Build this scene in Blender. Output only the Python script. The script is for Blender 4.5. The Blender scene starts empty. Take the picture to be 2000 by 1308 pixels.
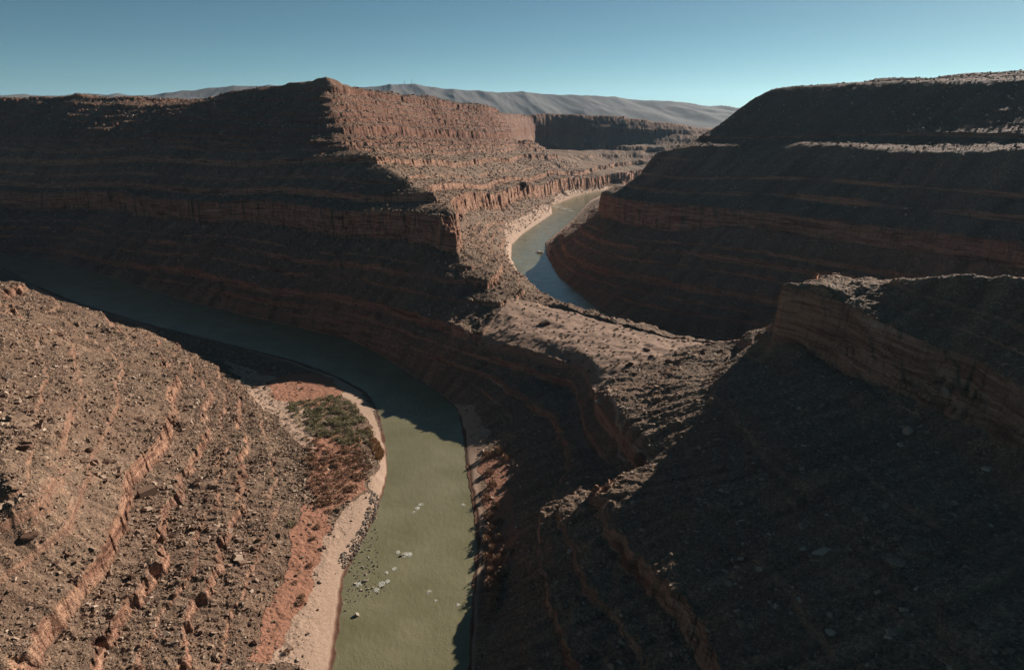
import bpy, math, time
import numpy as np
T00 = time.time()
def log(*a): print('[scene %.1fs]' % (time.time()-T00), *a, flush=True)
S = bpy.context.scene
COL = S.collection
rng = np.random.default_rng(7)

# ------------------------------------------------------------------ camera, sky, sun, exposure
CAMH = 240.0
FPX = 1351.0                      # focal length in photograph pixels (2000 wide)
PITCH = math.radians(18.1)
cam_d = bpy.data.cameras.new('camera'); cam = bpy.data.objects.new('camera', cam_d); COL.objects.link(cam)
cam.location = (0, 0, CAMH); cam.rotation_euler = (math.radians(90)-PITCH, 0, 0)
cam_d.sensor_width = 36.0; cam_d.lens = 36.0*FPX/2000.0
cam_d.clip_start = 0.5; cam_d.clip_end = 120000
S.camera = cam

SUN_AZ = math.radians(43)         # clockwise from the view direction (+Y)
SUN_EL = math.radians(23)
W = bpy.data.worlds.new('World'); S.world = W; W.use_nodes = True
nt = W.node_tree; bg = nt.nodes['Background']
sky = nt.nodes.new('ShaderNodeTexSky'); sky.sky_type = 'NISHITA'; sky.sun_disc = False
sky.sun_elevation = SUN_EL; sky.sun_rotation = SUN_AZ
sky.altitude = 2500; sky.air_density = 0.6; sky.dust_density = 0.9; sky.ozone_density = 2.0
tint = nt.nodes.new('ShaderNodeMix'); tint.data_type = 'RGBA'; tint.blend_type = 'MULTIPLY'; tint.inputs[0].default_value = 1
tint.inputs[7].default_value = (.56, .74, .60, 1)
nt.links.new(sky.outputs[0], tint.inputs[6]); nt.links.new(tint.outputs[2], bg.inputs[0]); bg.inputs[1].default_value = 0.05
sun_d = bpy.data.lights.new('sun', 'SUN'); sun = bpy.data.objects.new('sun', sun_d); COL.objects.link(sun)
sun_d.energy = 5.0; sun_d.angle = math.radians(0.5); sun_d.color = (1.0, 0.90, 0.80)
sun.rotation_euler = (math.radians(90)-SUN_EL, 0, math.pi-SUN_AZ)
sun.location = (800, 400, 600)
S.view_settings.view_transform = 'Standard'; S.view_settings.look = 'None'
S.view_settings.exposure = 0.8; S.view_settings.gamma = 1.0
S.cycles.max_bounces = 3; S.cycles.diffuse_bounces = 1; S.cycles.glossy_bounces = 2; S.cycles.volume_bounces = 0

# ------------------------------------------------------------------ photograph pixel -> place
SP, CP = math.sin(PITCH), math.cos(PITCH)
def ray(px, py):
    u = (px-1000)/FPX; v = (py-654)/FPX
    return np.array([u, CP-v*SP, -SP-v*CP])
# dip of the beds: D(x,y), blended from surveyed spots
DP = np.array([(-55,735,-3),(-283,955,-16),(-620,1180,-30),(-1068,1466,-48),(-1500,1700,-60),(160,1090,-20),(340,765,-2),(448,601,0),
  (200,450,0),(200,200,0),(0,560,0),(-60,300,0),(-300,300,0),(-500,600,0),(300,0,0),(600,400,0),(700,700,-8),(-12,1550,-62),(150,1850,-80),
  (292,2250,-96),(500,1300,-28),(800,1200,-30),(-325,1300,-42),(-700,1600,-55),(0,2600,-80),(600,2800,-90),(900,1700,-50),(0,8000,-80),(-8000,8000,-80),(8000,8000,-80)],float)
def D(x, y):
    x = np.asarray(x, float); y = np.asarray(y, float)
    n = np.zeros(np.broadcast(x,y).shape); d = n.copy()
    for (a,b,c) in DP:
        w = 1.0/((x-a)**2+(y-b)**2+60.0**2)**1.5
        n += w*c; d += w
    return n/d
def unproj(px, py, z=None, y=None, s=None):
    r = ray(px, py)
    if y is not None: t = y/r[1]
    elif z is not None: t = (z-CAMH)/r[2]
    else:
        t = (s-CAMH)/r[2]
        for _ in range(40):
            zz = s+float(D(r[0]*t, r[1]*t)); t2 = (zz-CAMH)/r[2]; t = .6*t+.4*t2
    return np.array([r[0]*t, r[1]*t, CAMH+r[2]*t])

# ------------------------------------------------------------------ noise
def _hash(ix, iy, seed):
    h = (ix.astype(np.int64)*374761393 + iy.astype(np.int64)*668265263 + seed*982451653) & 0xffffffff
    h = ((h ^ (h >> 13))*1274126177) & 0xffffffff
    return (h ^ (h >> 16)) & 0xffffffff
def perlin(x, y, seed=0):
    x0 = np.floor(x); y0 = np.floor(y); fx = (x-x0).astype(np.float32); fy = (y-y0).astype(np.float32)
    x0 = x0.astype(np.int64); y0 = y0.astype(np.int64)
    def g(ix, iy, dx, dy):
        a = _hash(ix, iy, seed).astype(np.float32)*np.float32(2*math.pi/4294967296.0)
        return np.cos(a)*dx+np.sin(a)*dy
    u = fx*fx*fx*(fx*(fx*6-15)+10); v = fy*fy*fy*(fy*(fy*6-15)+10)
    a = g(x0,y0,fx,fy); b = g(x0+1,y0,fx-1,fy); c = g(x0,y0+1,fx,fy-1); d = g(x0+1,y0+1,fx-1,fy-1)
    return (a+(b-a)*u + ((c+(d-c)*u)-(a+(b-a)*u))*v)*1.5
def fbm(x, y, scale, octs, seed=0, gain=.5, ridged=False):
    r = 0; a = 1.0; n = 0; f = 1.0/scale
    for o in range(octs):
        p = perlin(x*f+17.3*o, y*f-9.1*o, seed+o)
        if ridged: p = 1-2*np.abs(p)
        r = r+a*p; n += a; a *= gain; f *= 2.03
    return r/n
def sst(a, b, x):
    t = np.clip((x-a)/(b-a), 0, 1); return t*t*(3-2*t)

# ------------------------------------------------------------------ survey of the canyon (photograph pixels with heights, or world metres)
C = []      # constraint polylines: arrays of (x, y, zfield)
def line(pts, lvl=None):
    """pts: (px,py) + dict(z|y|s); lvl = value of the undisturbed bed coordinate to impose"""
    out = []
    for p in pts:
        if p[0] == 'w': out.append((p[1], p[2], p[3])); continue
        q = unproj(p[0], p[1], **p[2])
        zf = q[2] if lvl is None else lvl+float(D(q[0], q[1]))
        out.append((q[0], q[1], zf))
    C.append(np.array(out)); return C[-1]
Z = lambda v: dict(z=v); Y = lambda v: dict(y=v); B = lambda v: dict(s=v)
def W0(px, py): q = unproj(px, py, z=0); return (q[0], q[1])

# cliffs of the bed sequence: bottom, top
CLIFFS = [(13,15.5),(24.5,27),(19,23),(29,34),(39,47),(59,63),(71,77),(84,88),(98,128),(136,146),(160,164),(182,190),(204,210),(214,220),(225,231),(235,251),(256,262),(267,274),(279,286),(291,298),(307,315)]
def mid(i): return .5*(CLIFFS[i][0]+CLIFFS[i][1])
M = 113.; N = 43.

# river banks (left river, then right river); water level z = 0
LR_right = [(0,497),(110,510),(200,538),(330,580),(450,610),(560,635),(680,662),(740,690),(800,730),(860,770),(893,800),(903,840),(908,885),(912,930),(925,1000),(932,1060),(922,1150),(915,1308)]
LR_left = [(0,520),(60,552),(150,590),(280,630),(400,660),(500,685),(580,705),(660,735),(715,765),(740,800),(755,870),(758,930),(745,980),(720,1040),(690,1090),(672,1130),(665,1200),(650,1308)]
lrr = [(-2600,1900),(-1500,1420)]+[W0(*p) for p in LR_right]+[(-14,180),(-10,100),(0,40),(60,-60)]
lrl = [(-2600,1780),(-1500,1310)]+[W0(*p) for p in LR_left]+[(-84,180),(-82,100),(-70,40),(-20,-80)]
RR_right = [(1187,373),(1150,392),(1122,425),(1090,452),(1064,474),(1068,500),(1090,540),(1150,590),(1200,620),(1260,640),(1340,655),(1480,672)]
RR_left = [(1181,371),(1130,381),(1075,402),(1078,418),(1020,458),(1000,478),(998,505),(1010,530),(1040,565),(1092,600)]
rrr = [(1900,2080),(900,2120),(450,2205)]+[W0(*p) for p in RR_right]+[(345,610),(440,480),(520,330),(620,150),(700,-60)]
rrl = [(1900,2200),(900,2240),(430,2320),(330,2285)]+[W0(*p) for p in RR_left]+[(100,765),(170,672),(250,612),(300,555),(375,440),(450,290),(545,110),(620,-80)]
RIV1 = np.array(lrr+lrl[::-1]); RIV2 = np.array(rrr+rrl[::-1])
for l in (lrr,lrl,rrr,rrl): C.append(np.array([(a,b,0.3) for a,b in l]))

# main cliff band: left wall, tip, lit face, far bend
line([(-120,366,Y(1500)),(0,370,Y(1415)),(150,383,Y(1290)),(350,400,Y(1095)),(500,402,Y(1010)),(700,417,Y(860)),(850,430,Y(752)),(892,437,Y(731)),(898,430,Y(745))], M)
line([(898,430,Y(745)),(884,412,Y(900)),(878,402,B(128)),(930,385,Y(1330)),(990,370,Y(1540)),(1025,357,Y(1680)),(1100,352,Y(2000)),(1185,349,Y(2240)),('w',480,2420,M-96),('w',1100,2350,M-95),('w',1900,2320,M-95)], M)
line([(760,325,Y(972)),(800,352,Y(915)),(850,388,Y(840)),(880,412,Y(785))])
CREST = np.array([(-40,700),(-55,738),(-75,785),(-92,840),(-134,915),(-172,972),(-228,1060),(-270,1180),(-320,1290)],float)
# U1 bench
line([(0,306,Y(1500)),(150,313,Y(1370)),(400,320,Y(1190)),(600,322,Y(1068)),(760,325,Y(970)),(765,322,Y(1030)),(800,318,Y(1200)),(880,312,Y(1500)),(980,300,Y(1850)),(1045,290,Y(2830)),(1120,292,Y(2770)),(1200,286,Y(2740)),(1300,275,Y(2740)),(1400,268,Y(2700))])
# crest of the butte and shadow line
line([(760,325,Y(972)),(710,302,Y(1045)),(690,290,Y(1080)),(662,272,Y(1150)),(655,235,Y(1210)),(645,205,Y(1260)),(641,180,Y(1300))])
line([(560,166,Y(1390)),(600,157,Y(1340)),(630,151,Y(1330)),(645,152,Y(1330)),(665,166,Y(1360)),(700,176,Y(1430)),(760,184,Y(1560)),(850,188,Y(1800)),(905,206,Y(1950)),(950,205,Y(2050)),(985,220,Y(2350)),(1020,222,Y(2680)),(1060,222,Y(2930)),(1160,222,Y(2950)),(1240,231,Y(2910)),(1300,240,Y(2880)),(1400,255,Y(2850)),(1500,262,Y(2800))])
line([(418,192,Y(1480)),(432,184,Y(1470)),(500,176,Y(1425)),(560,170,Y(1375)),(600,170,Y(1340)),(640,172,Y(1300)),(668,174,Y(1330)),(700,180,Y(1420)),(760,187,Y(1550))], 312.)
line([(-100,190,Y(1720)),(0,189,Y(1700)),(120,187,Y(1690)),(215,187,Y(1680)),(262,192,Y(1670))])
line([(225,204,Y(1600)),(300,203,Y(1560)),(350,200,Y(1530)),(418,192,Y(1480)),(430,182,Y(1470)),(500,172,Y(1420)),(560,166,Y(1390))])
# red upper cliff on the lit face
line([(700,240,Y(1270)),(760,252,Y(1400)),(850,252,Y(1660)),(960,255,Y(1950)),(1000,262,Y(2100)),(1030,262,Y(2350))])
line([(500,255,Y(1215)),(300,262,Y(1330)),(100,262,Y(1480)),(0,262,Y(1600))])
# spur from the tip down to the neck
line([(899,486,Y(738)),(910,505,Y(725)),(928,525,Y(710)),(948,548,Y(690)),(962,590,Y(650)),(985,625,Y(625))])
# neck rim (near side) and contour on toward the camera
rim = line([(425,545,Z(29)),(600,572,Z(36)),(750,600,Z(42)),(860,632,Z(45)),(930,655,Z(46)),(1000,672,Z(46)),(1080,693,Z(46)),(1140,711,Z(46)),(1152,735,Z(46)),(1160,785,Z(46)),(1200,835,Z(46)),(1240,880,Z(46)),(1262,915,Z(44)),(1200,935,Z(42)),(1150,962,Z(42)),(1190,1040,Z(42)),(1260,1110,Z(43)),(1330,1190,Z(44)),(1400,1308,Z(46)),('w',62,120,43),('w',60,60,43)], N)
rp = rim[2:].copy(); far_ = rp[:,1] > 400; rp[:,0] -= np.where(far_, 11, 13); rp[:,1] -= np.where(far_, 8, 1); rp[:,2] -= np.where(far_, 15, 8); C.append(rp)
line([(985,885,Z(4)),(993,960,Z(4)),(987,1060,Z(4)),(975,1160,Z(4)),(955,1300,Z(4))])
# neck surface
line([(1000,650,Z(49)),(1060,655,Z(50)),(1140,690,Z(50)),(1180,720,Z(50))])
line([(1020,620,Z(50)),(1120,640,Z(50)),(1220,670,Z(51)),(1300,690,Z(53))])
line([(1095,603,Z(47)),(1200,630,Z(47)),(1300,656,Z(47)),(1400,673,Z(49)),(1452,678,Z(54))])
C.append(np.array([(105,700,30),(165,625,28),(235,560,30)],float))
# talus between the neck and the outcrop
line([(1180,760,Z(54)),(1220,810,Z(54)),(1270,880,Z(53)),(1275,905,Z(50))])
line([(1300,745,Z(63)),(1400,720,Z(68)),(1455,690,Z(70))])
line([(1400,800,Z(72)),(1480,745,Z(84)),(1490,690,Z(86))])
line([(1280,960,Z(54)),(1340,1000,Z(60)),(1500,1000,Z(66)),(1650,1000,Z(77))])
line([(1450,1200,Z(54)),(1600,1250,Z(60)),(1900,1250,Z(76))])
line([(1490,648,Z(86)),(1512,640,Z(97))])
# outcrop (same band) loop round its tip
line([(2000,762,B(128)),(1930,720,B(128)),(1890,690,B(128)),(1780,665,B(128)),(1720,640,B(128)),(1640,602,B(128)),(1580,580,B(128)),(1520,563,B(128)),('w',190,478,M),('w',215,482,M),('w',250,470,M),('w',310,410,M),('w',360,330,M),('w',420,220,M),('w',500,40,M)], M)
line([('w',232,250,M),('w',268,195,M),('w',310,130,M),('w',350,50,M)])
line([(1528,566,Z(129)),(1560,567,Z(130)),(1610,578,Z(131))])
line([(1640,570,B(128)),(1680,566,Z(132)),(1790,541,Y(385)),(1880,530,Y(358)),(2000,545,Y(335)),('w',272,250,174),('w',325,160,188),('w',410,60,200)])
# right wall: main band, bench, skyline, far side
line([(1190,385,Y(1090)),(1195,386,Y(1070)),(1240,392,Y(1010)),(1300,400,Y(950)),(1450,415,Y(850)),(1600,430,Y(765)),(1800,450,Y(680)),(2000,475,Y(601)),('w',560,430,M),('w',690,240,M),('w',820,40,M)], M)
line([(1190,385,Y(1090)),(1186,378,Y(1130)),('w',235,1250,M-28),('w',330,1450,M-35),('w',430,1750,M-50),('w',520,1990,M-75),('w',900,1980,M-80),('w',1800,1950,M-85)], None)
line([(1275,300,Y(1150)),(1330,287,Y(1120)),(1400,283,Y(1080)),(1500,286,Y(1020)),(1560,281,Y(965)),(1650,282,Y(890)),(1720,294,Y(840)),(1800,296,Y(800)),(1900,296,Y(765)),(2000,290,Y(725)),('w',680,560,198),('w',950,400,205)])
line([(1275,300,Y(1150)),(1350,277,Y(1180)),(1420,232,Y(1220)),(1462,198,Y(1240)),(1505,171,Y(1255)),(1560,166,Y(1240))])
line([(1505,171,Y(1255)),(1620,163,Y(1160)),(1740,158,Y(1070)),(1850,158,Y(995)),(2000,153,Y(920)),('w',930,780,292),('w',1250,600,296)])
line([(1690,157,Y(1500)),(1760,150,Y(1420)),(1880,143,Y(1330)),(2000,137,Y(1250)),(2120,130,Y(1200)),('w',1500,900,330)])
line([(1520,172,Y(1340)),(1620,166,Y(1270)),(1740,160,Y(1190))])
line([(1350,281,Y(1150)),(1420,276,Y(1110)),(1560,272,Y(995)),(1700,280,Y(895)),(1850,284,Y(815)),(2000,278,Y(758))])
line([(560,172,Y(1500)),(630,172,Y(1500)),(700,180,Y(1560))])
C.append(np.array([(560,1480,276),(700,1400,280),(900,1330,284)],float))
C.append(np.array([(600,1600,262),(900,1700,268),(1500,1800,275)],float))
C.append(np.array([(380,1350,190),(470,1520,190),(600,1800,180),(900,2000,180)],float))
# foreground left hill
line([(325,690,Z(46)),(338,740,Z(46)),(345,790,Z(46)),(310,870,Z(46)),(245,930,Z(46)),(235,1010,Z(46)),(170,1110,Z(46)),(100,1210,Z(46)),(40,1308,Z(46)),('w',-190,130,43),('w',-190,50,43)], N)
line([(400,800,Z(31)),(395,870,Z(31)),(310,1000,Z(33)),(265,1120,Z(33)),(160,1300,Z(33))])
line([(460,700,Z(6)),(520,800,Z(9)),(560,900,Z(9)),(600,1000,Z(9)),(560,1100,Z(8)),(530,1200,Z(7)),(515,1308,Z(7))])
line([(640,740,Z(4)),(700,850,Z(5)),(730,930,Z(5)),(660,1020,Z(5)),(610,1150,Z(4)),(590,1308,Z(4))])
line([(0,620,Z(98)),(0,750,Z(98)),(0,900,Z(98))])
line([(0,542,Z(84)),(100,577,Z(62)),(220,628,Z(40)),(330,672,Z(20)),(430,707,Z(5))])
for px,py,zc in ((0,542,84),(100,577,62),(220,628,40),(330,672,20)):
    a = unproj(px,py,z=zc); b = unproj(px,py,z=5); d = (b-a)[:2]; L = np.hypot(*d); d = d/L
    g0 = a[:2]+d*(zc/math.tan(math.radians(30))); C.append(np.array([(g0[0],g0[1],6),(a[0]+d[0]*L*.8,a[1]+d[1]*L*.8,4.0)]))
C.append(np.array([(-620,560,135),(-560,380,150),(-420,200,150),(-380,60,150)],float))
C.append(np.array([(-1100,700,230),(-900,300,250),(-800,0,260)],float))
C.append(np.array([(-900,880,60),(-1300,1080,60),(-2200,1500,70)],float))
# plateaus beyond
C.append(np.array([(-2500,2600,262),(-1500,2400,258),(-700,2300,245),(-300,2700,230)],float))
C.append(np.array([(-4000,3600,200),(-1500,3600,170),(0,3900,150),(1500,3900,140),(4000,3600,170)],float))
C.append(np.array([(-9000,7000,120),(-3000,6800,90),(0,7000,60),(4000,6500,40),(9000,6000,60)],float))
# distant ridges
def far(pts, y): 
    line([(a,b,Y(y if np.isscalar(y) else y[i])) for i,(a,b) in enumerate(pts)])
far([(-300,185),(100,186),(280,188),(315,184),(345,180),(365,184),(385,181),(400,172),(440,171),(500,169),(560,169),(640,168),(700,170),(760,168),(795,165),(835,168),(880,177),(915,182),(940,178),(965,181),(1040,182),(1110,188),(1160,190),(1230,193),(1290,201),(1350,204),(1430,213),(1500,222),(1700,235)], 9000)
far([(280,192),(385,194),(440,190),(700,185)], 8200)
far([(740,196),(860,210),(900,214),(960,222),(1050,226),(1150,226),(1220,226),(1300,228),(1400,228),(1460,230)], 7600)
far([(-300,200),(300,200),(740,205)], 7600)
C.append(np.array([(-12000,14000,0),(0,14000,-100),(12000,14000,0)],float))
far([(1380,210),(1420,208),(1460,211),(1560,214)], 28000)
far([(200,214),(1200,213),(1300,214)], 28000)
C.append(np.array([(-40000,39000,-150),(0,45000,-150),(40000,39000,-150)],float))

# ------------------------------------------------------------------ solve a smooth ground through the survey lines (log-polar grid: Laplace is conformal)
R0, R1 = 60.0, 55000.0
TH0, TH1 = math.radians(-68), math.radians(86)
DL = 0.005
NR = int(math.log(R1/R0)/DL)+1; NT = int((TH1-TH0)/DL)+1
def gidx(x, y, k=1):
    r = np.hypot(x, y); th = np.arctan2(x, y)
    return np.log(np.maximum(r,1e-6)/R0)/(DL*k), (th-TH0)/(DL*k)
def in_poly(x, y, P):
    c = np.zeros(x.shape, bool); n = len(P); j = n-1
    for i in range(n):
        xi, yi = P[i]; xj, yj = P[j]
        if yi != yj:
            c ^= ((yi > y) != (yj > y)) & (x < (xj-xi)*(y-yi)/(yj-yi)+xi)
        j = i
    return c
dense = []
for a in C:
    for p, q in zip(a[:-1], a[1:]):
        rr = max(60, min(np.hypot(*p[:2]), np.hypot(*q[:2])))
        n = int(np.hypot(*(q-p)[:2])/(rr*DL*.6))+2
        dense.append(p+(q-p)*np.linspace(0,1,n)[:,None])
dense = np.concatenate(dense)
field = None
for k in (32,16,8,4,2,1):
    nr, nt_ = (NR-1)//k+1, (NT-1)//k+1
    gi, gj = gidx(dense[:,0], dense[:,1], k)
    ii = np.rint(gi).astype(int); jj = np.rint(gj).astype(int)
    ok = (ii>=0)&(ii<nr)&(jj>=0)&(jj<nt_)
    acc = np.zeros((nr,nt_)); cnt = np.zeros((nr,nt_))
    np.add.at(acc,(ii[ok],jj[ok]),dense[ok,2]); np.add.at(cnt,(ii[ok],jj[ok]),1)
    rr = R0*np.exp(np.arange(nr)*DL*k)[:,None]; tt = (TH0+np.arange(nt_)*DL*k)[None,:]
    GX = rr*np.sin(tt); GY = rr*np.cos(tt)
    msk = cnt>0; val = np.where(msk, acc/np.maximum(cnt,1), 0)
    if k <= 8:
        riv = in_poly(GX,GY,RIV1)|in_poly(GX,GY,RIV2)
        riv &= ~(cnt>0); msk |= riv; val[riv] = -4.0
    if field is None: f = np.full((nr,nt_), val[cnt>0].mean())
    else:
        a = np.arange(nr)/2.0; b = np.arange(nt_)/2.0
        a0 = np.clip(a.astype(int),0,field.shape[0]-2); b0 = np.clip(b.astype(int),0,field.shape[1]-2)
        fa = (a-a0)[:,None]; fb = (b-b0)[None,:]
        f = (field[a0][:,b0]*(1-fa)*(1-fb)+field[a0+1][:,b0]*fa*(1-fb)+field[a0][:,b0+1]*(1-fa)*fb+field[a0+1][:,b0+1]*fa*fb)
    f[msk] = val[msk]
    for it in range({32:800,16:500,8:300,4:200,2:140,1:60}[k]):
        p = np.pad(f,1,mode='edge')
        f = .25*(p[:-2,1:-1]+p[2:,1:-1]+p[1:-1,:-2]+p[1:-1,2:]); f[msk] = val[msk]
    field = f
for it in range(4):      # round the creases a little
    p = np.pad(field,1,mode='edge')
    field = .5*field+.125*(p[:-2,1:-1]+p[2:,1:-1]+p[1:-1,:-2]+p[1:-1,2:])
log('solved', field.shape)
DF = D(GX, GY)

# streaks that run down the slopes (debris chutes): noise averaged along the fall line
wn = rng.standard_normal(field.shape)
def bil(F, a, b):
    a = np.clip(a,0,F.shape[0]-1.001); b = np.clip(b,0,F.shape[1]-1.001)
    a0 = a.astype(np.int32); b0 = b.astype(np.int32); fa = (a-a0).astype(np.float32); fb = (b-b0).astype(np.float32)
    return F[a0,b0]*(1-fa)*(1-fb)+F[a0+1,b0]*fa*(1-fb)+F[a0,b0+1]*(1-fa)*fb+F[a0+1,b0+1]*fa*fb
gr, gt = np.gradient(field); gl = np.hypot(gr,gt)+1e-6; gr /= gl; gt /= gl
ia, ib = np.meshgrid(np.arange(NR,dtype=float), np.arange(NT,dtype=float), indexing='ij')
chute = wn.copy()
for sgn in (1,-1):
    a, b = ia.copy(), ib.copy()
    for st in range(12):
        da = bil(gr,a,b); db = bil(gt,a,b); a = a+sgn*da; b = b+sgn*db; chute += bil(wn,a,b)
for it in range(1):
    p = np.pad(chute,1,mode='edge'); chute = .4*chute+.15*(p[:-2,1:-1]+p[2:,1:-1]+p[1:-1,:-2]+p[1:-1,2:])
chute /= chute.std()
log('chutes')

# ------------------------------------------------------------------ bed sequence: cliffs between talus
def px_poly(pts, z=4.0): return np.array([unproj(a,b,z=z)[:2] for a,b in pts])
SAND = [px_poly(p) for p in (
  [(640,715),(700,740),(735,770),(752,840),(762,930),(750,985),(722,1045),(690,1100),(672,1180),(660,1308),(505,1308),(560,1230),(600,1130),(640,1040),(690,985),(725,960),(735,880),(715,820),(680,780),(620,745)],
  [(890,780),(925,800),(950,850),(945,900),(930,935),(905,930),(900,860)],
  [(985,460),(1075,402),(1090,385),(1185,365),(1185,380),(1080,425),(1010,470),(1000,500),(1010,530),(990,520)],
  [(1055,470),(1125,425),(1110,450),(1075,480),(1075,500),(1060,500)],
  [(430,707),(540,738),(600,800),(640,860),(640,905),(590,885),(545,835),(480,775)],
)]
REDS = [px_poly(p) for p in (
  [(520,750),(560,733),(600,726),(650,735),(665,760),(650,800),(570,800),(530,780)],
  [(590,1000),(650,985),(640,1050),(610,1150),(570,1240),(520,1308),(490,1308),(530,1180),(570,1080)],
  [(940,890),(985,880),(990,930),(1000,990),(1010,1060),(985,1120),(955,1080),(945,1000)],
  [(620,850),(700,850),(720,960),(640,1010),(600,960)],
)]
NECKP = np.array([unproj(a,b,z=49)[:2] for a,b in [(930,655),(1000,672),(1080,693),(1140,711),(1165,760),(1190,740),(1260,720),(1330,690),(1460,680),(1400,672),(1300,655),(1200,628),(1095,598),(1000,600)]])

def terrain(x, y, fine=True):
    """ground height and its own attributes at any place"""
    a, b = gidx(x, y)
    zs = bil(field, a, b); d = bil(DF, a, b); ch = bil(chute, a, b)
    r = np.hypot(x, y)
    lnr = np.clip(r/400.0, .6, 40)
    hillf = sst(2600, 4200, y)
    up = sst(2, 22, zs)*(1-hillf)
    n1 = fbm(x, y, 60, 4, 3); n2 = fbm(x, y, 16, 3, 11); n0 = fbm(x, y, 190, 2, 23)
    finq = .35+.65*np.clip(np.hypot(x-205,y-440)/120-.4,0,1)
    calm = 1-.6*sst(30,90,x)*sst(520,440,y)
    calm = calm*(1-.72*sst(0,60,(x-155)*.874+(y-1098)*.485+70)*sst(1700,1400,y)*sst(560,640,y+x*.4))
    dc = np.full(x.shape, 1e9)
    for p_, q_ in zip(CREST[:-1], CREST[1:]):
        e_ = q_-p_; tt = np.clip(((x-p_[0])*e_[0]+(y-p_[1])*e_[1])/(e_@e_),0,1)
        dc = np.minimum(dc, np.hypot(x-p_[0]-tt*e_[0], y-p_[1]-tt*e_[1]))
    calm = calm*(.3+.7*sst(15,110,dc))
    s = zs-d + up*(n1*5.0 + n2*1.5 + ch*.55 + n0*4.0*sst(500,800,y))*finq*calm
    # joint blocks: the cliffs break off along vertical cracks
    wx_ = x+n2*3; wy_ = y-n2*3
    def blk(L, ang, sd):
        ca_, sa_ = math.cos(ang), math.sin(ang); a_ = (wx_*ca_+wy_*sa_)/L; b_ = (-wx_*sa_+wy_*ca_)/L
        return (_hash(np.floor(a_).astype(np.int64), np.floor(b_).astype(np.int64), sd)/4294967296.0-.5).astype(np.float32)
    bk = blk(9,.4,5)*2.3+blk(4.6,1.1,6)*1.7+blk(2.4,.75,8)*.9
    nearc = np.zeros_like(s)
    for b_, t_ in CLIFFS:
        h_ = t_-b_; nearc = np.maximum(nearc, np.clip((.28*h_+2.2-np.abs(s-.5*(b_+t_)))/(.1*h_+.8),0,1)*min(1 if h_>25 else .7,.4+h_/20))
    rwb = sst(0,60,(x-155)*.874+(y-1098)*.485+70)*sst(1700,1400,y)*sst(560,640,y+x*.4)
    s = s+bk*nearc*(1-.65*rwb*(s>135))*sst(6,16,zs)*np.clip((r/700.)**.5,.6,1.6)
    # how well each bed stands out of the talus, place by place
    onb = sst(250, -150, x-(y-900)*.25)*sst(650, 900, y)           # the butte and its lit flank
    rw = sst(0,60,(x-155)*.874+(y-1098)*.485+70)*sst(1700,1400,y)*sst(230,300,x+(y-700)*-.2+60)   # the right canyon wall
    nbr = np.clip(.55+1.1*fbm(x,y,70,3,91),0,1); nb2 = np.clip(.75+1.0*fbm(x,y,40,3,95),.15,1)
    fgl = (x<0)*sst(620,500,y); fin_r = sst(0,30,x-190)*sst(470,400,y); fgr = sst(60,85,x)*sst(500,440,y)
    flank = sst(-40,40,x+55+.48*(y-740))
    dz = np.zeros_like(s); cl = np.zeros_like(s)
    for q, (b_, t_) in enumerate(CLIFFS):
        h_ = t_-b_; m_ = .5*(b_+t_); hi = h_*.5; lo = h_*.5
        if (b_,t_) == (98,128): w = np.clip(.85+.5*nb2,0,1); hi = hi*(1-.35*fin_r)*(1-.35*rw*sst(60,160,np.hypot(x-165,y-1090))); lo = lo*(1-.8*fin_r)*np.clip(.45+.7*nb2*.8,0,1)*(1-.75*rw*sst(60,160,np.hypot(x-165,y-1090)))*(1-.3*onb); L = 34.
        elif (b_,t_) == (39,47): w = np.clip(nb2*1.3-.1,0,1); L = 15.
        elif (b_,t_) == (235,251): w = np.clip(.2+.8*onb*flank,0,1)*np.clip(nb2+.2,0,1)*(1-.6*rw); L = 26.
        elif (b_,t_) == (307,315): w = np.clip(.35+.65*onb*flank,0,1)*(1-.6*rw); L = 18.
        else:
            w = np.roll(nbr,0)*.0 + np.clip(.5+1.2*fbm(x+q*173.,y,70,2,91),0,1)
            w = w*np.where(s>170, .25+1.1*onb, 1.)*(1-.55*fgl*(s>46))*(1-.85*fgr*(s<96))*(1-.8*(s>130)*sst(150,200,x)*sst(600,520,y))
            w = np.clip(w+.75*rw*(b_<96)*(b_>40)-.3*rw*(b_>170)+.8*rw*((b_==214))+.8*onb*(b_ in (136,182)), 0, 1)
            if b_ > 200: w = np.maximum(w, onb*flank*np.clip(.8+.7*fbm(x+q*57.,y,60,2,99),.35,1))
            if b_ in (13,24.5): w = w*0+fgl*np.clip(.45+.9*fbm(x+q*31.,y,45,2,97),0,1)
            if b_ in (19,29): w = np.clip(w+.45*fgl,0,1)
            L = h_*1.5+2
        e = .10*h_ + .12
        t = s-m_
        core = np.clip(t/e,-1,1); ns = 5. if h_>20 else 3. if h_>10 else 2.
        core = core + .75/(ns*math.pi)*np.sin(core*math.pi*ns)*(np.abs(core)<1)
        fall = np.clip((L-np.abs(t))/(L-e),0,1)
        dz = dz + w*np.where(t<0, lo, hi)*core*fall
        cl = np.maximum(cl, w**.5*np.clip((e*1.25-np.abs(t))/(e*.35),0,1))
    st = s+dz
    z = zs + (st+d-zs)*sst(4, 16, zs)*(1-hillf)
    z = z + (zs<14)*0.0
    flat = sst(13,5,np.abs(zs-50))*in_poly(x,y,NECKP)
    z = z*(1-flat)+(zs+ n2*.45)*flat
    cl = cl*sst(6,16,zs)*(1-hillf)*(1-flat)
    # rubble relief, gullies
    tal = 1-cl
    z = z + up*tal*(ch*.45*np.clip(lnr,.8,2.5))*(1-.65*rwb) + up*n2*.5*calm
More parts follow.
